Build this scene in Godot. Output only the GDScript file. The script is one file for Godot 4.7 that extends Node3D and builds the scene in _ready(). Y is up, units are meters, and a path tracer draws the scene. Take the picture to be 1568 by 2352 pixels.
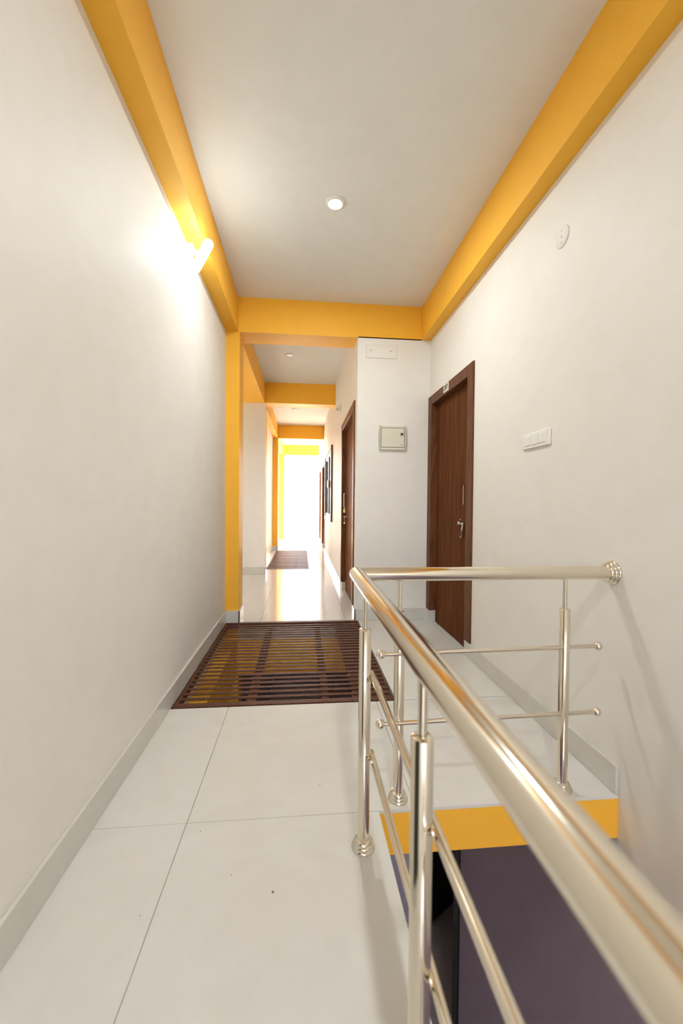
extends Node3D
# Hotel corridor with a stairwell railing. Units are metres, y is up, the corridor runs towards -z.

const XL := -0.70        # left wall
const XR := 1.20         # right wall beside the stairwell
const XW := 0.505        # right wall further along the corridor
const HC := 2.97         # ceiling
const HB := 2.655        # underside of the beams
const ZB := -3.79        # first cross beam
const ZS := -1.41        # edge of the stairwell slab
const XS := 0.28         # side of the stairwell opening
const SLAB := 0.165
const LOW := -3.13       # floor of the storey below
const SK := 0.11         # skirting height

var org := Vector3.ZERO
var mats := {}
var used := {}

# ------------------------------------------------------------------ mesh helpers
func mb() -> SurfaceTool:
	var st := SurfaceTool.new()
	st.begin(Mesh.PRIMITIVE_TRIANGLES)
	return st

func tri(st: SurfaceTool, a: Vector3, b: Vector3, c: Vector3, na: Vector3, nb: Vector3, nc: Vector3) -> void:
	if (b - a).cross(c - a).dot(na + nb + nc) > 0.0:
		var t := b; b = c; c = t
		t = nb; nb = nc; nc = t
	st.set_normal(na); st.add_vertex(a - org)
	st.set_normal(nb); st.add_vertex(b - org)
	st.set_normal(nc); st.add_vertex(c - org)

func quad(st: SurfaceTool, a: Vector3, b: Vector3, c: Vector3, d: Vector3, n: Vector3) -> void:
	tri(st, a, b, c, n, n, n)
	tri(st, a, c, d, n, n, n)

func quad_s(st: SurfaceTool, a: Vector3, b: Vector3, c: Vector3, d: Vector3, na: Vector3, nb: Vector3, nc: Vector3, nd: Vector3) -> void:
	tri(st, a, b, c, na, nb, nc)
	tri(st, a, c, d, na, nc, nd)

# a box between two corners, its edges chamfered by bevel; t places it
func box(st: SurfaceTool, lo: Vector3, hi: Vector3, bevel := 0.0, t := Transform3D.IDENTITY) -> void:
	var l := Vector3(minf(lo.x, hi.x), minf(lo.y, hi.y), minf(lo.z, hi.z))
	var h := Vector3(maxf(lo.x, hi.x), maxf(lo.y, hi.y), maxf(lo.z, hi.z))
	var p := func(s: Vector3, axis: int) -> Vector3:      # corner s, lying on the face across axis
		var v := Vector3.ZERO
		for i in 3:
			var e: float = h[i] if s[i] > 0.0 else l[i]
			v[i] = e if i == axis else e - s[i] * bevel
		return t * v
	for axis in 3:
		var u := (axis + 1) % 3
		var w := (axis + 2) % 3
		for sg in [-1.0, 1.0]:
			var n := Vector3.ZERO
			n[axis] = sg
			var c := []
			for k in [[-1.0, -1.0], [1.0, -1.0], [1.0, 1.0], [-1.0, 1.0]]:
				var s := Vector3.ZERO
				s[axis] = sg; s[u] = k[0]; s[w] = k[1]
				c.append(p.call(s, axis))
			quad(st, c[0], c[1], c[2], c[3], t.basis * n)
	if bevel <= 0.0:
		return
	for axis in 3:
		var u := (axis + 1) % 3
		var w := (axis + 2) % 3
		for a in [-1.0, 1.0]:
			for b in [-1.0, 1.0]:
				var s0 := Vector3.ZERO
				s0[axis] = -1.0; s0[u] = a; s0[w] = b
				var s1 := s0
				s1[axis] = 1.0
				var n := Vector3.ZERO
				n[u] = a; n[w] = b
				quad(st, p.call(s0, u), p.call(s1, u), p.call(s1, w), p.call(s0, w), (t.basis * n).normalized())
	for a in [-1.0, 1.0]:
		for b in [-1.0, 1.0]:
			for c in [-1.0, 1.0]:
				var s := Vector3(a, b, c)
				var n: Vector3 = (t.basis * s).normalized()
				tri(st, p.call(s, 0), p.call(s, 1), p.call(s, 2), n, n, n)

# a round bar along a path, mitred at the bends
func tube(st: SurfaceTool, path: Array, r: float, seg := 20, caps := true) -> void:
	var count := path.size()
	for i in count - 1:
		var a: Vector3 = path[i]
		var b: Vector3 = path[i + 1]
		var d := (b - a).normalized()
		var u := d.cross(Vector3.UP if absf(d.y) < 0.9 else Vector3.RIGHT).normalized()
		var w := u.cross(d).normalized()
		var pa := d
		var pb := d
		if i > 0:
			pa = (d + (a - path[i - 1]).normalized()).normalized()
		if i < count - 2:
			pb = (d + (path[i + 2] - b).normalized()).normalized()
		for k in seg:
			var n0 := u * cos(TAU * k / seg) + w * sin(TAU * k / seg)
			var n1 := u * cos(TAU * (k + 1) / seg) + w * sin(TAU * (k + 1) / seg)
			var q := []
			for e in [[a, n0, pa], [a, n1, pa], [b, n1, pb], [b, n0, pb]]:
				var o: Vector3 = e[1] * r
				q.append(e[0] + o - d * (o.dot(e[2]) / d.dot(e[2])))
			quad_s(st, q[0], q[1], q[2], q[3], n0, n1, n1, n0)
			if caps and i == 0:
				tri(st, a, q[0], q[1], -d, -d, -d)
			if caps and i == count - 2:
				tri(st, b, q[3], q[2], d, d, d)

# a turned shape: profile of (radius, height) along the y axis of t
func lathe(st: SurfaceTool, profile: Array, t: Transform3D, seg := 28) -> void:
	var pn := []
	for i in profile.size() - 1:
		var e: Vector2 = profile[i + 1] - profile[i]
		pn.append(Vector2(e.y, -e.x).normalized())
	for i in profile.size() - 1:
		var p: Vector2 = profile[i]
		var q: Vector2 = profile[i + 1]
		var np: Vector2 = pn[i]
		var nq: Vector2 = pn[i]
		if i > 0 and pn[i - 1].dot(pn[i]) > 0.6:
			np = (pn[i - 1] + pn[i]).normalized()
		if i < pn.size() - 1 and pn[i + 1].dot(pn[i]) > 0.6:
			nq = (pn[i + 1] + pn[i]).normalized()
		for k in seg:
			var a := TAU * k / seg
			var b := TAU * (k + 1) / seg
			var ca := Vector3(cos(a), 0, sin(a))
			var cb := Vector3(cos(b), 0, sin(b))
			var up := Vector3.UP
			var v0: Vector3 = t * (ca * p.x + up * p.y)
			var v1: Vector3 = t * (cb * p.x + up * p.y)
			var v2: Vector3 = t * (cb * q.x + up * q.y)
			var v3: Vector3 = t * (ca * q.x + up * q.y)
			var n0 := (t.basis * (ca * np.x + up * np.y)).normalized()
			var n1 := (t.basis * (cb * np.x + up * np.y)).normalized()
			var n2 := (t.basis * (cb * nq.x + up * nq.y)).normalized()
			var n3 := (t.basis * (ca * nq.x + up * nq.y)).normalized()
			if p.x > 1e-6 and q.x > 1e-6:
				quad_s(st, v0, v1, v2, v3, n0, n1, n2, n3)
			elif p.x > 1e-6:
				tri(st, v0, v1, v2, n0, n1, n2)
			elif q.x > 1e-6:
				tri(st, v0, v2, v3, n0, n2, n3)

func ball(st: SurfaceTool, c: Vector3, r: float) -> void:
	var pr := []
	for i in 13:
		var a := -PI / 2 + PI * i / 12.0
		pr.append(Vector2(maxf(0.0, r * cos(a)), r * sin(a)))
	lathe(st, pr, Transform3D(Basis.IDENTITY, c), 22)

# a transform whose y axis points along d
func along(at: Vector3, d: Vector3) -> Transform3D:
	var y := d.normalized()
	var x := y.cross(Vector3.UP if absf(y.y) < 0.9 else Vector3.RIGHT).normalized()
	return Transform3D(Basis(x, y, x.cross(y)), at)

# a plate cut from an outline in the x-y plane of t, of depth dep along z of t
func plate(st: SurfaceTool, pts: PackedVector2Array, dep: float, t: Transform3D) -> void:
	var ids := Geometry2D.triangulate_polygon(pts)
	for i in range(0, ids.size(), 3):
		for s in [0.0, dep]:
			var n: Vector3 = t.basis.z * (1.0 if s > 0.0 else -1.0)
			tri(st, t * Vector3(pts[ids[i]].x, pts[ids[i]].y, s), t * Vector3(pts[ids[i + 1]].x, pts[ids[i + 1]].y, s), t * Vector3(pts[ids[i + 2]].x, pts[ids[i + 2]].y, s), n, n, n)
	var sgn := -1.0 if Geometry2D.is_polygon_clockwise(pts) else 1.0
	for i in pts.size():
		var a := pts[i]
		var b := pts[(i + 1) % pts.size()]
		var e := (b - a).normalized() * sgn
		quad(st, t * Vector3(a.x, a.y, 0), t * Vector3(b.x, b.y, 0), t * Vector3(b.x, b.y, dep), t * Vector3(a.x, a.y, dep), t.basis * Vector3(e.y, -e.x, 0))

# ------------------------------------------------------------------ object helpers
func numbered(called: String) -> String:
	var n: int = used.get(called, 0)
	used[called] = n + 1
	return called if n == 0 else "%s_%03d" % [called, n]

func tag(o: Node, label: String, category := "", group := "", kind := "") -> void:
	if label: o.set_meta("label", label)
	if category: o.set_meta("category", category)
	if group: o.set_meta("group", group)
	if kind: o.set_meta("kind", kind)

func thing(called: String, at: Vector3, label: String, category: String, group := "", kind := "") -> Node3D:
	var o := Node3D.new()
	o.name = numbered(called)
	o.position = at
	add_child(o)
	tag(o, label, category, group, kind)
	org = at
	return o

# commits a shape as one named part of parent (vertices are kept relative to org)
func part(called: String, st: SurfaceTool, m: Material, parent: Node) -> MeshInstance3D:
	var o := MeshInstance3D.new()
	o.name = called
	o.mesh = st.commit()
	o.mesh.surface_set_material(0, m)
	parent.add_child(o, true)
	return o

func shell(called: String, boxes: Array, m: Material, label: String, category: String) -> MeshInstance3D:
	org = Vector3.ZERO
	var st := mb()
	for b in boxes:
		box(st, b[0], b[1], b[2] if b.size() > 2 else 0.0)
	var o := MeshInstance3D.new()
	o.name = called
	o.mesh = st.commit()
	o.mesh.surface_set_material(0, m)
	add_child(o)
	tag(o, label, category, "", "structure")
	return o

func v(x: float, y: float, z: float) -> Vector3:
	return Vector3(x, y, z)

# ------------------------------------------------------------------ materials
func mottle(freq: float, c0: Color, c1: Color, size := 512, seed_ := 1, stretch := Vector2.ONE, octaves := 4) -> ImageTexture:
	var nz := FastNoiseLite.new()
	nz.seed = seed_
	nz.noise_type = FastNoiseLite.TYPE_SIMPLEX
	nz.frequency = 1.0
	nz.fractal_octaves = octaves
	var im := Image.create(size, size, false, Image.FORMAT_RGB8)
	for y in size:
		for x in size:
			# tileable: walk round two circles
			var a := TAU * x / size
			var b := TAU * y / size
			var p := Vector3(cos(a), sin(a), cos(b) * stretch.y / stretch.x) * freq * stretch.x
			var q := sin(b) * freq * stretch.y
			var n := nz.get_noise_3d(p.x + q * 0.7, p.y - q * 0.7, p.z + q)
			im.set_pixel(x, y, c0.lerp(c1, clampf(0.5 + 0.75 * n, 0.0, 1.0)))
	return ImageTexture.create_from_image(im)

func mat(called: String, c: Color, rough: float, metal := 0.0, spec := 0.5) -> StandardMaterial3D:
	var m := StandardMaterial3D.new()
	m.resource_name = called
	m.albedo_color = c
	m.roughness = rough
	m.metallic = metal
	m.metallic_specular = spec
	mats[called] = m
	return m

func textured(m: StandardMaterial3D, t: Texture2D, scale: Vector3) -> void:
	m.albedo_texture = t
	m.uv1_triplanar = true
	m.uv1_world_triplanar = true
	m.uv1_scale = scale

func relief(m: StandardMaterial3D, t: Texture2D, depth: float) -> void:
	m.heightmap_enabled = true
	m.heightmap_texture = t
	m.heightmap_scale = depth

func make_materials() -> void:
	var grain := mottle(2.4, Color(0.35, 0.35, 0.35), Color(0.65, 0.65, 0.65), 256, 7)
	var plaster := mottle(1.3, Color(0.985, 0.985, 0.98), Color(1, 1, 1), 256, 3)
	var m := mat("cream wall paint", Color(0.935, 0.915, 0.882), 0.55, 0.0, 0.35)
	textured(m, plaster, Vector3.ONE * 0.6)
	m = mat("lavender wall paint", Color(0.76, 0.70, 0.745), 0.6, 0.0, 0.35)
	textured(m, plaster, Vector3.ONE * 0.6)
	m = mat("ceiling paint", Color(0.93, 0.92, 0.895), 0.7, 0.0, 0.3)
	textured(m, plaster, Vector3.ONE * 0.5)
	m = mat("yellow paint", Color(0.985, 0.735, 0.24), 0.5, 0.0, 0.35)
	textured(m, plaster, Vector3.ONE * 0.7)
	var stone := mottle(1.1, Color(0.98, 0.977, 0.97), Color(1, 1, 1), 256, 11)
	m = mat("polished floor tile", Color(0.86, 0.845, 0.815), 0.13, 0.0, 0.38)
	textured(m, stone, Vector3.ONE * 0.8)
	mat("tile joint", Color(0.76, 0.72, 0.64), 0.8)
	m = mat("skirting tile", Color(0.84, 0.825, 0.79), 0.12)
	textured(m, stone, Vector3.ONE * 0.8)
	mat("concrete", Color(0.5, 0.48, 0.46), 0.85)
	mat("terrace paint", Color(0.93, 0.92, 0.90), 0.6)
	var wood := mottle(1.6, Color(0.80, 0.76, 0.72), Color(1.0, 1.0, 1.0), 512, 21, Vector2(1.0, 1.0), 5)
	m = mat("door laminate", Color(0.43, 0.262, 0.15), 0.55, 0.0, 0.12)
	textured(m, wood, Vector3(1.5, 0.12, 1.5))
	m = mat("door frame wood", Color(0.45, 0.287, 0.182), 0.42, 0.0, 0.25)
	textured(m, wood, Vector3(1.7, 0.3, 1.7))
	mat("black door paint", Color(0.09, 0.085, 0.085), 0.4)
	m = mat("grate paint", Color(0.43, 0.29, 0.23), 0.5, 0.0, 0.2)
	textured(m, mottle(3.0, Color(0.72, 0.68, 0.66), Color(1, 1, 1), 256, 31), Vector3(3, 3, 3))
	mat("polished steel", Color(0.90, 0.865, 0.80), 0.10, 1.0)
	mat("satin steel", Color(0.82, 0.79, 0.73), 0.25, 1.0)
	mat("brass", Color(0.86, 0.74, 0.46), 0.3, 1.0)
	mat("white plastic", Color(0.93, 0.92, 0.89), 0.3)
	mat("plate white", Color(0.935, 0.922, 0.895), 0.55, 0.0, 0.3)
	mat("box ivory", Color(0.87, 0.85, 0.77), 0.4)
	mat("box grey", Color(0.74, 0.72, 0.66), 0.4)
	mat("dark hole", Color(0.10, 0.09, 0.08), 0.7)
	mat("seam", Color(0.62, 0.59, 0.54), 0.7)
	mat("box gap", Color(0.42, 0.39, 0.30), 0.7)
	mat("olive door paint", Color(0.17, 0.19, 0.13), 0.45)
	m = mat("lamp tube", Color(1, 1, 1), 0.4)
	m.emission_enabled = true
	m.emission = Color(0.96, 0.99, 1.0)
	m.emission_energy_multiplier = 6.0
	m = mat("downlight diffuser", Color(1, 1, 1), 0.4)
	m.emission_enabled = true
	m.emission = Color(0.95, 0.98, 1.0)
	m.emission_energy_multiplier = 4.0
	m = mat("frosted cover", Color(0.90, 0.89, 0.86), 0.35)
	m = mat("window glass", Color(0.85, 0.88, 0.86, 0.25), 0.02)
	m.transparency = BaseMaterial3D.TRANSPARENCY_ALPHA

# ------------------------------------------------------------------ scene
func _ready() -> void:
	set_view_and_light()
	make_materials()
	build_structure()
	build_floor()
	build_doors()
	build_grates()
	build_railing()
	build_lamps()
	build_fittings()

func set_view_and_light() -> void:
	var cam := Camera3D.new()
	cam.name = "camera"
	var at := CameraAttributesPhysical.new()
	at.frustum_focal_length = FOCAL
	at.frustum_focus_distance = 3.2
	at.frustum_near = 0.05
	at.frustum_far = 200.0
	at.exposure_aperture = 1.8
	cam.attributes = at
	cam.transform = Transform3D(Basis(Vector3.UP, -0.096) * Basis(Vector3.RIGHT, -0.0173) * Basis(Vector3.BACK, 0.0088), v(0, 1.09, 0))
	add_child(cam)
	cam.current = true

	var sky := ProceduralSkyMaterial.new()
	sky.sky_top_color = Color(0.88, 0.92, 1.0)
	sky.sky_horizon_color = Color(0.97, 0.98, 1.0)
	sky.ground_horizon_color = Color(0.80, 0.78, 0.74)
	sky.ground_bottom_color = Color(0.55, 0.52, 0.48)
	var env := Environment.new()
	env.background_mode = Environment.BG_SKY
	env.sky = Sky.new()
	env.sky.sky_material = sky
	env.background_energy_multiplier = 13.0
	env.tonemap_mode = Environment.TONE_MAPPER_LINEAR
	env.tonemap_exposure = 1.35
	env.sdfgi_enabled = true
	env.ssao_enabled = true
	env.ssil_enabled = true
	var we := WorldEnvironment.new()
	we.name = "environment"
	we.environment = env
	add_child(we)

	var sun := DirectionalLight3D.new()
	sun.name = "sun"
	sun.light_color = Color(1.0, 0.95, 0.86)
	sun.light_energy = 45.0
	sun.light_angular_distance = 0.6
	sun.shadow_enabled = true
	sun.transform = Transform3D(Basis.looking_at(v(0.55, -0.75, 0.35)), Vector3.ZERO)
	add_child(sun)

const FOCAL := 9.517

func build_structure() -> void:
	var cream: Material = mats["cream wall paint"]
	var lav: Material = mats["lavender wall paint"]
	var yel: Material = mats["yellow paint"]
	var ceil_m: Material = mats["ceiling paint"]
	# ceiling: one slab over everything that is indoors
	shell("ceiling", [[v(-4.2, HC, 4.2), v(2.6, HC + 0.16, -4.2)], [v(-4.2, HC, -4.2), v(XW + 0.2, HC + 0.16, -13.15)]], ceil_m, "white ceiling above the corridor", "ceiling")
	# left wall beside the camera, then the stretch between the second and third column
	shell("wall_left", [[v(XL - 0.15, -SLAB, 4.2), v(XL, HC, -3.80)]], cream, "long cream wall on the left, lit by the tube lamp", "wall")
	shell("wall_left_far", [[v(XL - 0.25, -SLAB, -6.64), v(XL, HC, -9.90)]], cream, "cream wall beyond the second yellow column", "wall")
	# right wall with the door opening
	shell("wall_right", [
		[v(XR, -0.31, 4.2), v(XR + 0.15, HC, ZS - 0.028)],
		[v(XR, -SLAB, ZS - 0.028), v(XR + 0.15, HC, -2.77)],
		[v(XR, 2.115, -2.77), v(XR + 0.15, HC, -3.80)]], cream, "cream wall on the right above the stairwell", "wall")
	# wall with the distribution board, and the corridor wall that goes on from its corner
	var zd := [[-3.93, -5.22], [-9.03, -10.38], [-10.84, -11.98]]
	var wb := [[v(XW, -SLAB, ZB), v(XR + 0.16, HB + 0.01, ZB - 0.14)]]
	var z0 := ZB - 0.14
	for d in zd:
		if d[0] < z0 - 0.001:
			if d[0] > -9.1 and d[0] < -9.0:   # leave the window out
				wb.append([v(XW, -SLAB, z0), v(XW + 0.14, 2.11, -6.87)])
				wb.append([v(XW, -SLAB, -6.87), v(XW + 0.14, 0.80, -8.69)])
				wb.append([v(XW, -SLAB, -8.69), v(XW + 0.14, 2.11, d[0])])
			else:
				wb.append([v(XW, -SLAB, z0), v(XW + 0.14, 2.11, d[0])])
		z0 = d[1]
	wb.append([v(XW, -SLAB, z0), v(XW + 0.14, 2.11, -16.0)])
	wb.append([v(XW, 2.11, ZB - 0.14), v(XW + 0.14, HC, -16.0)])
	wb.append([v(XW + 0.14, -SLAB, ZB - 0.14), v(XW + 0.20, HC, -6.87)])
	wb.append([v(XW + 0.14, -SLAB, -6.87), v(XW + 0.20, 0.80, -8.69)])
	wb.append([v(XW + 0.14, 2.11, -6.87), v(XW + 0.20, HC, -8.69)])
	wb.append([v(XW + 0.14, -SLAB, -8.69), v(XW + 0.20, HC, -16.0)])
	shell("wall_front", wb, cream, "cream wall with the ivory switchboard and the corridor wall behind its corner", "wall")
	# light well outside the corridor window
	shell("wall_light_well", [
		[v(XW + 0.2, -0.3, -6.3), v(2.1, 3.7, -6.4)], [v(XW + 0.2, -0.3, -9.1), v(2.1, 3.7, -9.2)],
		[v(2.0, -0.3, -6.3), v(2.1, 3.7, -9.2)], [v(XW + 0.2, -0.4, -6.3), v(2.1, -0.3, -9.2)],
		[v(XW + 0.1, HC + 0.16, -6.3), v(XW + 0.2, 3.7, -9.2)]], cream, "pale wall of the light well outside the corridor window", "wall")
	# side passage on the left
	shell("wall_passage", [
		[v(-4.2, -SLAB, -3.80), v(XL - 0.001, HC, -4.03)]], cream, "back wall of the side passage on the left", "wall")
	shell("wall_passage_far", [
		[v(-4.2, -SLAB, -6.40), v(-0.578, HB, -6.50)],
		[v(-4.2, -SLAB, -6.50), v(XL - 0.12, HC, -6.64)]], cream, "pale wall facing the camera behind the first yellow column", "wall")
	shell("wall_passage_end", [
		[v(-4.2, -SLAB, -4.03), v(-4.05, 1.0, -6.40)],
		[v(-4.2, 2.1, -4.03), v(-4.05, HC, -6.40)],
		[v(-4.2, 1.0, -4.03), v(-4.05, 2.1, -4.70)],
		[v(-4.2, 1.0, -5.78), v(-4.05, 2.1, -6.40)]], cream, "end wall of the side passage", "wall")
	# behind the camera
	var bk := []
	for y in [0.0, LOW]:
		var lo: float = LOW if y < 0.0 else y - SLAB
		var hi: float = -SLAB if y < 0.0 else HC
		bk.append_array([[v(XL - 0.15, lo, 4.05), v(-0.45, hi, 4.2)], [v(0.95, lo, 4.05), v(XR + 0.15, hi, 4.2)], [v(-0.45, lo, 4.05), v(0.95, y + 1.0, 4.2)], [v(-0.45, y + 2.3, 4.05), v(0.95, hi, 4.2)]])
	shell("wall_back", bk, cream, "end wall of the landing", "wall")
	# yellow beams
	shell("trim_1", [[v(XL, HB, 4.05), v(-0.592, HC, ZB)]], yel, "yellow beam along the top of the left wall, behind the tube lamp", "beam")
	shell("trim_2", [[v(1.112, HB, 4.05), v(XR, HC, ZB)]], yel, "yellow beam along the top of the right wall", "beam")
	shell("trim_3", [[v(XL, HB, ZB), v(XR + 0.15, HC, -4.05)]], yel, "nearest yellow cross beam, above the ivory switchboard", "beam")
	shell("trim_4", [[v(-1.0, HB, -4.05), v(-0.592, HC, -6.37)]], yel, "short yellow beam along the left over the side passage", "beam")
	shell("trim_5", [[v(-1.0, HB, -6.37), v(XW, HC, -6.61)]], yel, "second yellow cross beam down the corridor", "beam")
	shell("trim_6", [[v(XL, HB, -6.61), v(-0.592, HC, -9.73)]], yel, "yellow beam along the left between second and third cross beams", "beam")
	shell("trim_7", [[v(XL, HB, -9.73), v(XW, HC, -9.98)]], yel, "third yellow cross beam, in front of the bright end", "beam")
	shell("trim_8", [[v(XL - 0.15, HB, -9.98), v(-0.592, HC, -12.92)]], yel, "yellow beam over the sunlit left opening", "beam")
	shell("trim_9", [[v(XL - 0.15, HB, -12.92), v(XW, HC, -13.16)]], yel, "farthest yellow cross beam, washed out by daylight", "beam")
	# yellow columns
	shell("trim_10", [[v(XL - 0.15, -SLAB, ZB - 0.005), v(-0.578, HB, -4.03)]], yel, "nearest yellow column, at the end of the left wall", "column")
	shell("trim_11", [[v(XL - 0.12, -SLAB, -6.50), v(-0.576, HB, -6.645)]], yel, "yellow column side beyond the side passage", "column")
	shell("trim_12", [[v(XL - 0.15, -SLAB, -9.66), v(-0.578, HB, -9.91)]], yel, "yellow column beside the far floor grate", "column")
	shell("trim_13", [[v(XL - 0.15, -SLAB, -12.92), v(-0.578, HB, -13.16)]], yel, "farthest yellow column, washed out by daylight", "column")
	# edge of the stairwell slab
	shell("trim_14", [[v(XS + 0.002, -SLAB, ZS - 0.002), v(XR, -0.013, ZS - 0.029)]], yel, "yellow edge of the slab over the stairwell", "slab edge")
	# skirting
	var sk: Material = mats["skirting tile"]
	var t := 0.012
	shell("baseboard_left", [[v(XL, 0, 4.05), v(XL + t, SK, ZB - 0.004), 0.002], [v(XL, 0, ZB + t), v(-0.578 + t, SK, ZB - 0.006), 0.002], [v(-0.579, 0, ZB + t), v(-0.578 + t, SK, -4.03), 0.002]], sk, "pale tile skirting along the left wall and first column", "skirting")
	shell("baseboard_passage", [[v(-4.05, 0, -6.40 + t), v(-0.577 + t, SK, -6.401), 0.002], [v(-0.577, 0, -6.40 + t), v(-0.576 + t, SK, -6.645), 0.002]], sk, "pale tile skirting below the wall behind the first column", "skirting")
	shell("baseboard_left_far", [[v(XL, 0, -6.645), v(XL + t, SK, -9.66), 0.002], [v(XL, 0, -9.66 + t), v(-0.578 + t, SK, -9.661), 0.002], [v(-0.579, 0, -9.66 + t), v(-0.578 + t, SK, -9.91), 0.002]], sk, "pale tile skirting beside the far floor grate", "skirting")
	shell("baseboard_right", [[v(XR - t, 0, ZS - 0.003), v(XR, SK, -2.77), 0.002], [v(XR - t, 0, -2.77), v(XR + 0.02, SK, -2.868), 0.002]], sk, "pale tile skirting along the right wall by the stairwell", "skirting")
	shell("baseboard_front", [[v(XW - t, 0, ZB + t), v(XR + 0.02, SK, ZB - 0.001), 0.002], [v(XW - t, 0, ZB + t), v(XW, SK, -3.93), 0.002]], sk, "pale tile skirting below the ivory switchboard", "skirting")
	shell("baseboard_corridor", [[v(XW - t, 0, -5.22), v(XW, SK, -9.03), 0.002], [v(XW - t, 0, -10.38), v(XW, SK, -10.84), 0.002], [v(XW - t, 0, -11.98), v(XW, SK, -13.2), 0.002]], sk, "pale tile skirting along the right side of the far corridor", "skirting")
	# the storey below, seen through the stairwell and the grates
	shell("wall_lower_right", [
		[v(XR, LOW, 4.2), v(XR + 0.15, -0.31, ZS - 0.028)],
		[v(XR, LOW, ZS - 0.028), v(XR + 0.15, -SLAB, -2.90)],
		[v(XR, LOW + 2.1, -2.90), v(XR + 0.15, -SLAB, -3.98)],
		[v(XW, LOW, -3.98), v(XR + 0.15, -SLAB, -4.1)]], lav, "lavender wall of the lower storey seen through the stairwell", "wall")
	shell("wall_lower_left", [[v(XL - 0.15, LOW, 4.2), v(XL, -SLAB, -10.1)]], lav, "left wall of the lower storey", "wall")
	shell("wall_lower_front", [[v(XW, LOW, -4.1), v(XW + 0.15, -SLAB, -10.1)], [v(XL, LOW, -10.1), v(XW + 0.15, -SLAB, -10.25)]], lav, "far walls of the lower storey", "wall")
	shell("trim_15", [[v(XL, -0.48, ZB - 0.015), v(XR + 0.15, -0.03, -4.05)]], yel, "yellow cross beam of the lower storey under the near grate", "beam")
	shell("trim_16", [[v(XL, -0.48, -0.5), v(-0.592, -SLAB, ZB - 0.015)]], yel, "yellow side beam of the lower storey under the near grate", "beam")
	shell("trim_17", [[v(XL, LOW, ZB - 0.01), v(-0.578, -0.48, -4.03)]], yel, "yellow column of the lower storey under the near grate", "column")
	shell("floor_lower", [[v(XL - 0.15, LOW - 0.1, 4.2), v(3.0, LOW, -10.25)]], mats["skirting tile"], "tiled floor of the lower storey", "floor")
	shell("wall_lower_room", [
		[v(XR + 0.15, LOW, -2.4), v(3.0, -0.9, -2.5)], [v(XR + 0.15, LOW, -5.0), v(3.0, -0.9, -5.1)],
		[v(2.9, LOW, -2.4), v(3.0, -0.9, -5.1)], [v(XR + 0.15, -0.9, -2.4), v(3.0, -0.8, -5.1)], [v(XR + 0.1, LOW, -4.1), v(XR + 0.15, -0.9, -5.1)]], lav, "dark room behind the open door of the lower storey", "wall")
	# open terrace at the far end
	shell("wall_terrace", [
		[v(-2.4, 0, -9.9), v(-2.25, 1.05, -16.0)],
		[v(-2.4, 0, -16.0), v(XW + 0.2, 1.05, -16.15)]], mats["terrace paint"], "white parapet of the sunlit terrace at the end", "parapet")

func build_floor() -> void:
	org = Vector3.ZERO
	# slab below the tiles: [x0, x1, z0 (near), z1 (far)]
	var rects := [
		[XL, XS, 4.05, ZS], [XS, XR, 4.05, 1.6],
		[XL, XR, ZS, -2.215],
		[0.53, XR, -2.215, ZB],
		[XL, XW, -3.80, -6.85],
		[-4.05, XL, -4.03, -6.40],
		[0.12, XW, -6.85, -9.63],
		[XL, XW, -9.63, -16.0],
		[-2.25, XL, -9.9, -16.0],
		[XR, XR + 0.15, -2.868, -3.70], [XW, XW + 0.19, -4.02, -5.13], [XW, XW + 0.19, -9.12, -10.29], [XW, XW + 0.19, -10.93, -11.89],
	]
	var st := mb()
	for r in rects:
		if r[0] == XL and r[2] == ZS:
			box(st, v(XL - 0.15, -SLAB, ZS), v(XS, -0.012, ZS - 0.03))
			box(st, v(XL - 0.15, -SLAB, ZS - 0.03), v(XR, -0.012, r[3]))
			continue
		box(st, v(r[0] - 0.15 if r[0] == XL and r[2] > -3 else r[0], -SLAB, r[2]), v(r[1], -0.012, r[3]))
	box(st, v(XL - 0.15, -SLAB, -6.85), v(-0.605, -0.012, -9.63))
	var floor_ := MeshInstance3D.new()
	floor_.name = "floor"
	floor_.mesh = st.commit()
	floor_.mesh.surface_set_material(0, mats["tile joint"])
	add_child(floor_)
	tag(floor_, "floor of large glossy off-white tiles with thin joints", "floor", "", "structure")
	var g := 0.0008
	var step := 0.80
	var ox := -0.385
	var oz := -1.41
	rects.append([XL, -0.605, -6.85, -9.63])
	for r in rects:
		for i in range(-8, 5):
			for j in range(-20, 9):
				var x0 := maxf(ox + i * step, r[0])
				var x1 := minf(ox + (i + 1) * step, r[1])
				var z0 := maxf(oz + j * step, r[3])
				var z1 := minf(oz + (j + 1) * step, r[2])
				if x1 - x0 < 0.015 or z1 - z0 < 0.015:
					continue
				var s := mb()
				box(s, v(x0 + g, -0.0125, z0 + g), v(x1 - g, 0.0, z1 - g), 0.0006)
				part("tile", s, mats["polished floor tile"], floor_)

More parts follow.
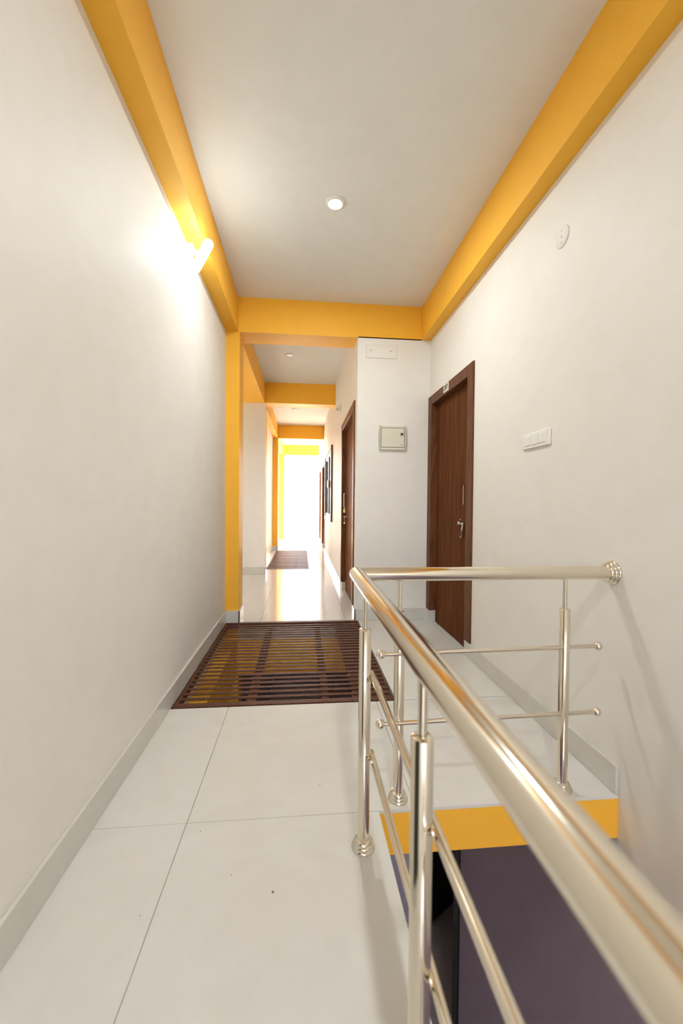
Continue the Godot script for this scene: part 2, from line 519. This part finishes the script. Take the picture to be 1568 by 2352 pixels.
# a hinged door in a wall that faces -x; frame outer edges zn (near) and zf (far)
func door(called: String, w: float, zn: float, zf: float, y0: float, top: float, jamb: float, label: String, black := false, leaf_at := true) -> Node3D:
	var d := thing(called, v(w, y0, (zn + zf) / 2), label, "door", "", "structure")
	var fm: Material = mats["black door paint"] if black else mats["door frame wood"]
	var lm: Material = mats["black door paint"] if black else mats["door laminate"]
	var out := 0.014
	var dep := 0.10
	var sk := 0.0 if black else SK
	for e in [[zn, zn - jamb], [zf + jamb, zf]]:
		var s := mb()
		box(s, v(w - out, y0 + sk, e[0]), v(w + dep, top, e[1]), 0.003)
		part("jamb", s, fm, d)
		if sk > 0.0:
			s = mb()
			box(s, v(w - 0.004, y0, e[0]), v(w + dep, y0 + sk, e[1]))
			part("plinth_block", s, mats["skirting tile"], d)
	var h := mb()
	box(h, v(w - out, top - 0.085, zn - jamb), v(w + dep, top, zf + jamb), 0.003)
	part("head", h, fm, d)
	# rebate behind the leaf
	h = mb()
	box(h, v(w + 0.085, y0, zn - jamb), v(w + dep + 0.04, top - 0.085, zf + jamb))
	if leaf_at:
		part("rebate", h, fm, d)
		var l := mb()
		box(l, v(w + 0.045, y0 + 0.008, zn - jamb - 0.003), v(w + 0.084, top - 0.088, zf + jamb + 0.003), 0.002)
		part("leaf", l, lm, d)
	return d

func build_doors() -> void:
	var steel: Material = mats["satin steel"]
	# room door on the right
	var d := door("door_1", XR, -2.77, ZB, 0.0, 2.115, 0.098, "brown wooden room door numbered 207 in the right wall")
	var lx := XR + 0.045
	var s := mb()
	tube(s, [v(lx, 1.105, -3.0), v(lx - 0.022, 1.105, -3.0), v(lx - 0.022, 1.245, -3.0), v(lx, 1.245, -3.0)], 0.0045, 10)
	part("pull_handle", s, steel, d)
	s = mb()
	lathe(s, [Vector2(0.0, 0.0), Vector2(0.016, 0.0), Vector2(0.016, 0.006), Vector2(0.012, 0.010), Vector2(0.008, 0.012), Vector2(0.0, 0.012)], along(v(lx, 0.953, -3.135), v(-1, 0, 0)), 16)
	ball(s, v(lx - 0.012, 0.984, -3.075), 0.006)
	box(s, v(lx - 0.016, 0.945, -3.13), v(lx - 0.004, 0.960, -3.01), 0.002)
	var hasp := part("latch", s, steel, d)
	s = mb()
	var tr := Transform3D(Basis(Vector3.RIGHT, 0.33), v(lx - 0.018, 0.962, -3.005))
	box(s, v(-0.006, -0.128, -0.013), v(0.0, 0.0, 0.013), 0.002, tr)
	part("hasp_flap", s, steel, hasp)
	s = mb()
	box(s, v(-0.0075, -0.112, -0.0045), v(-0.0055, -0.062, 0.0045), 0.0, tr)
	part("slot", s, mats["dark hole"], hasp)
	# number plate on the frame
	s = mb()
	box(s, v(XR - 0.019, 2.040, -3.36), v(XR - 0.0135, 2.108, -3.245), 0.001)
	var pl := part("number_plate", s, mats["box ivory"], d)
	tag(pl, "ivory number plate reading 207")
	var tm := TextMesh.new()
	tm.text = "207"
	tm.font = SystemFont.new()
	tm.font.font_names = PackedStringArray(["Droid Sans"])
	tm.font.font_weight = 700
	tm.font_size = 48
	tm.pixel_size = 0.00108
	tm.depth = 0.0016
	tm.material = mats["dark hole"]
	var tx := MeshInstance3D.new()
	tx.name = "digits"
	tx.mesh = tm
	tx.transform = Transform3D(Basis(Vector3.UP, -PI / 2), v(XR - 0.0192, 2.078, -3.3025) - org)
	pl.add_child(tx)
	# corridor door with the padlock
	d = door("door_2", XW, -3.93, -5.22, 0.0, 2.11, 0.09, "dark brown corridor door with a padlocked pull handle, past the switchboard wall")
	lx = XW + 0.045
	s = mb()
	tube(s, [v(lx, 1.235, -4.98), v(lx - 0.036, 1.235, -4.98), v(lx - 0.040, 1.230, -4.98), v(lx - 0.040, 1.080, -4.98), v(lx - 0.036, 1.075, -4.98), v(lx, 1.075, -4.98)], 0.005, 10)
	part("pull_handle", s, steel, d)
	s = mb()
	box(s, v(lx - 0.044, 0.995, -4.995), v(lx - 0.022, 1.040, -4.965), 0.003)
	var lock := part("padlock", s, mats["brass"], d)
	s = mb()
	tube(s, [v(lx - 0.039, 1.038, -4.98), v(lx - 0.039, 1.072, -4.98), v(lx - 0.033, 1.082, -4.98), v(lx - 0.027, 1.072, -4.98), v(lx - 0.027, 1.038, -4.98)], 0.003, 8)
	part("shackle", s, steel, lock)
	s = mb()
	lathe(s, [Vector2(0, 0), Vector2(0.02, 0), Vector2(0.02, 0.008), Vector2(0.012, 0.012), Vector2(0.012, 0.04), Vector2(0.0, 0.04)], along(v(lx, 0.945, -4.95), v(-1, 0, 0)), 16)
	tube(s, [v(lx - 0.036, 0.945, -4.95), v(lx - 0.026, 0.875, -4.97)], 0.005, 10)
	part("lever", s, steel, d)
	s = mb()
	box(s, v(lx - 0.04, 0.855, -4.985), v(lx - 0.018, 0.880, -4.965), 0.003)
	part("hasp_staple", s, steel, d)
	# two more doors far down
	door("door_3", XW, -9.03, -10.38, 0.0, 2.11, 0.09, "dark brown door just past the corridor window")
	door("door_4", XW, -10.84, -11.98, 0.0, 2.11, 0.09, "farthest dark brown door, beside the bright end")
	# open door of the lower storey
	d = door("door_5", XR, -2.90, -3.97, LOW, LOW + 2.1, 0.10, "black open door of the lower storey, seen below the stairwell edge", true, false)
	s = mb()
	box(s, v(0, 0.01, -0.02), v(0.86, 2.0, 0.02), 0.003, Transform3D(Basis(Vector3.UP, 0.55), v(XR + 0.06, LOW, -3.90)))
	part("leaf", s, mats["black door paint"], d)
	# door in the left wall behind the camera, which the railing posts mirror
	d = thing("door_6", v(XL, 0, -0.1), "dark olive door in the left wall behind the camera", "door", "", "structure")
	for b in [[v(XL, SK, -0.58), v(XL + 0.02, 2.1, -0.50)], [v(XL, SK, 0.30), v(XL + 0.02, 2.1, 0.38)], [v(XL, 2.02, -0.50), v(XL + 0.02, 2.1, 0.30)]]:
		s = mb()
		box(s, b[0], b[1], 0.002)
		part("frame", s, mats["olive door paint"], d)
	s = mb()
	box(s, v(XL, SK, -0.498), v(XL + 0.012, 2.018, 0.298), 0.002)
	part("leaf", s, mats["olive door paint"], d)
	# window in the corridor wall
	d = thing("window_1", v(XW, 0.80, -7.78), "brown framed white corridor window between two doors", "window", "", "structure")
	var fm: Material = mats["door frame wood"]
	for b in [[v(XW - 0.03, 0.80, -6.87), v(XW + 0.02, 2.11, -6.91)], [v(XW - 0.03, 0.80, -8.65), v(XW + 0.02, 2.11, -8.69)], [v(XW - 0.03, 2.07, -6.91), v(XW + 0.02, 2.11, -8.65)]]:
		s = mb()
		box(s, b[0], b[1], 0.002)
		part("frame", s, fm, d)
	s = mb()
	box(s, v(XW - 0.03, 0.80, -6.91), v(XW + 0.02, 0.86, -8.65), 0.002)
	part("sill", s, mats["white plastic"], d)
	for z in [-6.97, -7.76, -7.84, -8.62]:
		s = mb()
		box(s, v(XW - 0.012, 0.92, z + 0.025), v(XW + 0.03, 2.01, z - 0.025), 0.002)
		part("sash_stile", s, mats["black door paint"], d)
	for z in [-7.365, -8.23]:
		for y in [0.89, 2.035]:
			s = mb()
			box(s, v(XW - 0.012, y - 0.03, z + 0.42), v(XW + 0.03, y + 0.03, z - 0.42), 0.002)
			part("sash_rail", s, mats["white plastic"], d)
		s = mb()
		box(s, v(XW + 0.004, 0.92, z + 0.37), v(XW + 0.010, 2.0, z - 0.37))
		part("pane", s, mats["window glass"], d)
	s = mb()
	box(s, v(XW - 0.03, 1.42, -7.74), v(XW - 0.012, 1.56, -7.86), 0.004)
	part("latch", s, mats["white plastic"], d)

func build_grates() -> void:
	var gm: Material = mats["grate paint"]
	for e in [
		["dark brown slatted floor grate near the railing, with yellow light below", XL + 0.013, 0.525, -2.22, -3.785, [[-0.305, -0.25], [0.115, 0.16], [0.30, 0.515]]],
		["small brown slatted floor grate far down the corridor", -0.605, 0.12, -6.855, -9.625, [[-0.38, -0.33], [-0.14, -0.09]]]]:
		var x0: float = e[1]
		var x1: float = e[2]
		var z0: float = e[3]
		var z1: float = e[4]
		var g := thing("floor_grate", v((x0 + x1) / 2, 0, (z0 + z1) / 2), e[0], "grate", "brown slatted floor grates")
		var s: SurfaceTool
		for b in [[x0, x1, z0, z0 - 0.042], [x0, x1, z1 + 0.03, z1], [x0, x0 + 0.022, z0 - 0.042, z1 + 0.03], [x1 - 0.012, x1, z0 - 0.042, z1 + 0.03]]:
			s = mb()
			box(s, v(b[0], -0.05, b[2]), v(b[1], -0.004 if absf(b[1] - b[0]) < 0.1 else 0.003, b[3]), 0.002)
			part("frame_bar", s, gm, g)
		for b in e[5]:
			s = mb()
			box(s, v(b[0], -0.020, z0 - 0.042), v(b[1], -0.0095, z1 + 0.03), 0.001)
			part("bearer", s, gm, g)
		var n := roundi((z0 - 0.042 - z1 - 0.03) / 0.0615) - 1
		var pitch := (z0 - 0.042 - z1 - 0.03) / (n + 1)
		var shared: ArrayMesh
		var rng := RandomNumberGenerator.new()
		rng.seed = 5
		var keep := org
		org = Vector3.ZERO
		s = mb()
		box(s, v(x0 + 0.004 - keep.x, -0.005, -0.013), v(x1 - keep.x, 0.0, 0.013), 0.0012)
		shared = s.commit()
		shared.surface_set_material(0, gm)
		org = keep
		for i in n:
			var o := MeshInstance3D.new()
			o.name = "slat"
			o.mesh = shared
			o.position = v(0, -0.0025 + rng.randf_range(-0.0008, 0.0008), z0 - 0.042 - pitch * (i + 1) - keep.z)
			o.rotation = v(rng.randf_range(-0.03, 0.03), rng.randf_range(-0.0015, 0.0015), 0)
			g.add_child(o, true)
	# trimming angle that carries the near grate at its open side is part of the slab edge

func build_railing() -> void:
	var steel: Material = mats["polished steel"]
	var rl := thing("stair_railing", v(0.2, 0, ZS), "polished steel railing with two thin bars round the stairwell", "railing")
	var HR := 0.838
	var R := 0.0255
	var ZR := -1.462
	var XRL := 0.2
	var s := mb()
	tube(s, [v(XRL, HR, 1.55), v(XRL, HR, ZR), v(XR - 0.012, HR, ZR)], R, 40)
	part("top_rail", s, steel, rl)
	s = mb()
	lathe(s, [Vector2(0, 0), Vector2(0.046, 0.0), Vector2(0.046, 0.006), Vector2(0.043, 0.010), Vector2(0.040, 0.011), Vector2(0.040, 0.017), Vector2(0.037, 0.021), Vector2(0.034, 0.022), Vector2(0.034, 0.028), Vector2(0.030, 0.033), Vector2(R, 0.035)], along(v(XR, HR, ZR), v(-1, 0, 0)), 36)
	part("wall_flange", s, steel, rl)
	var spots := [v(XRL, 0, -1.262), v(XRL + 0.005, 0, -0.665), v(XRL, 0, -0.06), v(XRL, 0, 0.55), v(XRL, 0, 1.16), v(0.360, 0, ZR), v(1.005, 0, ZR)]
	for p in spots:
		s = mb()
		lathe(s, [Vector2(0.019, 0.02), Vector2(0.019, 0.697), Vector2(0.0165, 0.7), Vector2(0.0, 0.7)], Transform3D(Basis.IDENTITY, p), 28)
		var post := part("post", s, steel, rl)
		s = mb()
		lathe(s, [Vector2(0.0375, 0.0), Vector2(0.0375, 0.005), Vector2(0.036, 0.009), Vector2(0.0335, 0.0105), Vector2(0.0335, 0.015), Vector2(0.032, 0.019), Vector2(0.029, 0.0205), Vector2(0.029, 0.025), Vector2(0.026, 0.030), Vector2(0.019, 0.033)], Transform3D(Basis.IDENTITY, p), 32)
		part("base_flange", s, steel, post)
		s = mb()
		var top: Vector3 = v(p.x, HR - R + 0.004, p.z)
		tube(s, [p + v(0, 0.695, 0), top], 0.0082, 16)
		part("rod", s, steel, post)
	# thin bars, carried on the stairwell side of the posts
	for y in [0.548, 0.292]:
		s = mb()
		tube(s, [v(XRL + 0.026, y, 1.5), v(XRL + 0.026, y, -1.285)], 0.0095, 18)
		part("bar", s, steel, rl)
		s = mb()
		tube(s, [v(0.287, y, ZR + 0.016), v(1.140, y + 0.006, ZR + 0.004)], 0.0082, 18)
		var b := part("bar", s, steel, rl)
		for x in [0.287, 1.140]:
			s = mb()
			ball(s, v(x, y + (0.006 if x > 1 else 0.0), ZR + (0.004 if x > 1 else 0.016)), 0.0165)
			part("ball_end", s, steel, b)

func omni(parent: Node, at: Vector3, e: float, size: float, c: Color) -> void:
	var l := OmniLight3D.new()
	l.name = "glow"
	l.position = at - org
	l.light_energy = e
	l.light_size = size
	l.light_color = c
	l.omni_range = 30.0
	l.omni_attenuation = 2.0
	l.shadow_enabled = true
	parent.add_child(l, true)

func build_lamps() -> void:
	var white: Material = mats["white plastic"]
	# T-shaped tube bulb in an angled holder on the left wall
	var at := v(XL, 2.575, -2.475)
	var lamp := thing("wall_lamp", at, "glowing white tube bulb in a holder on the left wall", "lamp")
	var s := mb()
	lathe(s, [Vector2(0.0, 0.0), Vector2(0.042, 0.0), Vector2(0.042, 0.008), Vector2(0.034, 0.014), Vector2(0.034, 0.050), Vector2(0.031, 0.054), Vector2(0.0, 0.054)], along(at, v(1, 0, 0)), 28)
	part("holder", s, white, lamp)
	var ax := v(0.89, -0.456, 0).normalized()
	var td := v(0.456, 0.89, 0).normalized()
	var c := at + v(0.05, -0.002, 0) + ax * 0.062
	s = mb()
	tube(s, [at + v(0.045, 0, 0), c], 0.014, 16)
	part("neck", s, white, lamp)
	s = mb()
	lathe(s, [Vector2(0, -0.1), Vector2(0.018, -0.098), Vector2(0.026, -0.09), Vector2(0.028, -0.08), Vector2(0.028, 0.08), Vector2(0.026, 0.09), Vector2(0.018, 0.098), Vector2(0, 0.1)], along(c, td), 24)
	part("bulb_tube", s, mats["lamp tube"], lamp)
	for k in [-0.06, 0.0, 0.06]:
		omni(lamp, c + td * k, TUBE / 3.0, 0.026, Color(0.86, 0.95, 1.0))
	# recessed downlights; the nearest is lit
	var spots := [[v(0.19, HC, -2.552), "lit round ceiling downlight in the near bay", true], [v(0.19, HC, 0.25), "lit round ceiling downlight above the walkway beside the railing", true], [v(-0.172, HC, -5.18), "unlit round downlight in the second bay of the ceiling", false], [v(-0.16, HC, -8.09), "unlit round downlight in the third bay of the ceiling", false]]
	for e in spots:
		var p: Vector3 = e[0]
		var dl := thing("downlight", p, e[1], "downlight", "round ceiling downlights")
		s = mb()
		lathe(s, [Vector2(0.050, 0.012), Vector2(0.052, 0.0), Vector2(0.060, 0.0), Vector2(0.060, 0.004), Vector2(0.056, 0.010), Vector2(0.046, 0.013), Vector2(0.042, 0.010), Vector2(0.042, 0.0)], along(p, v(0, -1, 0)), 32)
		part("rim", s, white, dl)
		s = mb()
		lathe(s, [Vector2(0.0, 0.006), Vector2(0.043, 0.006), Vector2(0.043, 0.0), Vector2(0.0, 0.0)] if not e[2] else [Vector2(0.0, 0.0), Vector2(0.043, 0.0), Vector2(0.043, 0.009), Vector2(0.036, 0.012), Vector2(0.0, 0.013)], along(p, v(0, -1, 0)), 32)
		part("light_diffuser", s, mats["downlight diffuser"] if e[2] else mats["frosted cover"], dl)
		if e[2]:
			var a := AreaLight3D.new()
			a.name = "glow"
			a.area_size = Vector2(0.075, 0.075)
			a.light_energy = DOWN
			a.light_color = Color(0.95, 0.985, 1.0)
			a.area_range = 30.0
			a.area_attenuation = 2.0
			a.shadow_enabled = true
			a.transform = Transform3D(Basis(Vector3.RIGHT, -PI / 2), v(0, -0.016, 0))
			dl.add_child(a)
	# empty lamp holders further along
	for e in [[v(XW, 2.385, -5.45), -1.0, "small empty lamp holder on the right corridor wall"], [v(XL, 2.33, -7.3), 1.0, "small empty lamp holder high on the far left wall"]]:
		var p: Vector3 = e[0]
		var sx: float = e[1]
		var h := thing("lamp_holder", p, e[2], "lamp holder")
		s = mb()
		box(s, p + v(0, -0.045, -0.045), p + v(sx * 0.022, 0.045, 0.045), 0.005)
		part("base", s, white, h)
		s = mb()
		var dir := v(sx * 0.85, -0.4, 0.0)
		lathe(s, [Vector2(0.0, 0.0), Vector2(0.024, 0.0), Vector2(0.024, 0.045), Vector2(0.018, 0.045), Vector2(0.018, 0.03)], along(p + v(sx * 0.018, 0, 0), dir), 18)
		var so := part("socket", s, white, h)
		s = mb()
		lathe(s, [Vector2(0.018, 0.030), Vector2(0.0, 0.030)], along(p + v(sx * 0.018, 0, 0), dir), 18)
		part("hole", s, mats["dark hole"], so)

const TUBE := 0.10
const DOWN := 1.6

func build_fittings() -> void:
	var white: Material = mats["white plastic"]
	var s: SurfaceTool
	# distribution board
	var f := thing("distribution_board", v(0.842, 1.613, ZB), "ivory electrical distribution board on the wall between the doors", "switchboard")
	var zf := ZB + 0.022
	var inner := [0.731, 0.953]
	s = mb()
	box(s, v(0.727, 1.616, ZB), v(0.957, 1.838, zf - 0.004), 0.002)
	part("body", s, mats["box gap"], f)
	for sg in [-1.0, 1.0]:
		# bowed side cheeks
		var pts := PackedVector2Array()
		var xi: float = inner[0] if sg < 0 else inner[1]
		pts.append(Vector2(xi, 1.612))
		for i in 13:
			var k := i / 12.0
			pts.append(Vector2(xi + sg * (0.014 + 0.009 * sin(PI * k)), 1.612 + 0.228 * k))
		pts.append(Vector2(xi, 1.840))
		s = mb()
		plate(s, pts, 0.022, Transform3D(Basis.IDENTITY, v(0, 0, ZB)))
		part("side_cheek", s, mats["box grey"], f)
	for y in [[1.613, 1.634], [1.819, 1.839]]:
		s = mb()
		box(s, v(inner[0], y[0], ZB), v(inner[1], y[1], zf), 0.002)
		part("end_cap", s, mats["box ivory"], f)
	s = mb()
	box(s, v(inner[0] + 0.003, 1.638, ZB), v(inner[1] - 0.003, 1.815, zf + 0.002), 0.002)
	var dr := part("cover", s, mats["box ivory"], f)
	s = mb()
	box(s, v(0.908, 1.744, zf), v(0.946, 1.776, zf + 0.004), 0.002)
	part("latch", s, mats["box grey"], dr)
	s = mb()
	box(s, v(0.917, 1.752, zf), v(0.938, 1.770, zf + 0.0046))
	part("latch_recess", s, mats["dark hole"], dr)
	s = mb()
	box(s, v(0.912, 1.655, zf), v(0.934, 1.661, zf + 0.0026))
	part("small_print", s, mats["seam"], dr)
	# blank cover plate under the beam
	f = thing("cover_plate", v(0.73, 2.47, ZB), "blank white cover plate with two screws under the near beam", "cover plate")
	s = mb()
	box(s, v(0.5825, 2.4705, ZB), v(0.8775, 2.5915, ZB + 0.0015))
	part("edge", s, mats["seam"], f)
	s = mb()
	box(s, v(0.584, 2.472, ZB), v(0.876, 2.590, ZB + 0.005), 0.002)
	part("panel", s, mats["cream wall paint"], f)
	for x in [0.626, 0.815]:
		s = mb()
		lathe(s, [Vector2(0.006, 0.0), Vector2(0.006, 0.006), Vector2(0.0, 0.0075)], along(v(x, 2.54, ZB + 0.001), v(0, 0, 1)), 12)
		part("screw", s, mats["seam"], f)
	# switch plate on the right wall
	f = thing("switch_plate", v(XR, 1.394, -1.991), "white three-module switch plate on the right wall", "switch")
	s = mb()
	box(s, v(XR - 0.012, 1.394, -2.11), v(XR, 1.476, -1.872), 0.004)
	part("plate", s, mats["plate white"], f)
	for i in 3:
		s = mb()
		var z := -2.088 + i * 0.066
		box(s, v(XR - 0.016, 1.411, z), v(XR - 0.010, 1.463, z + 0.058), 0.0025)
		part("rocker" if i > 0 else "socket", s, mats["plate white"], f)
	# round blank plate high on the right wall
	f = thing("round_plate", v(XR, 2.35, -1.81), "round white blank plate with screw holes high on the right wall", "cover plate")
	s = mb()
	lathe(s, [Vector2(0.048, 0.0), Vector2(0.048, 0.004), Vector2(0.046, 0.006), Vector2(0.0, 0.006)], along(v(XR, 2.35, -1.81), v(-1, 0, 0)), 32)
	part("disc", s, mats["plate white"], f)
	for y in [-0.027, -0.003, 0.004, 0.026]:
		s = mb()
		lathe(s, [Vector2(0.0028, 0.0), Vector2(0.0028, 0.0066), Vector2(0.0, 0.0066)], along(v(XR, 2.35 + y, -1.81), v(-1, 0, 0)), 8)
		part("screw_hole", s, mats["seam"], f)
	# grit on the tiles
	org = Vector3.ZERO
	s = mb()
	for e in [[-0.075, -1.135, 0.0035], [0.075, -1.56, 0.002], [-0.33, -1.37, 0.0018], [0.10, -1.66, 0.0018], [-0.29, -2.02, 0.0018], [-0.20, -1.20, 0.0016], [-0.42, -1.10, 0.0016], [0.30, -1.92, 0.0018]]:
		var r_: float = e[2]
		lathe(s, [Vector2(0, 0), Vector2(r_, 0.0), Vector2(r_ * 0.8, r_ * 0.6), Vector2(0, r_ * 0.8)], Transform3D(Basis.IDENTITY, v(e[0], 0.0, e[1])), 7)
	var grit := MeshInstance3D.new()
	grit.name = "floor_grit"
	grit.mesh = s.commit()
	grit.mesh.surface_set_material(0, mats["box gap"])
	add_child(grit)
	tag(grit, "tiny dark specks of grit scattered on the pale tiles", "grit", "", "stuff")
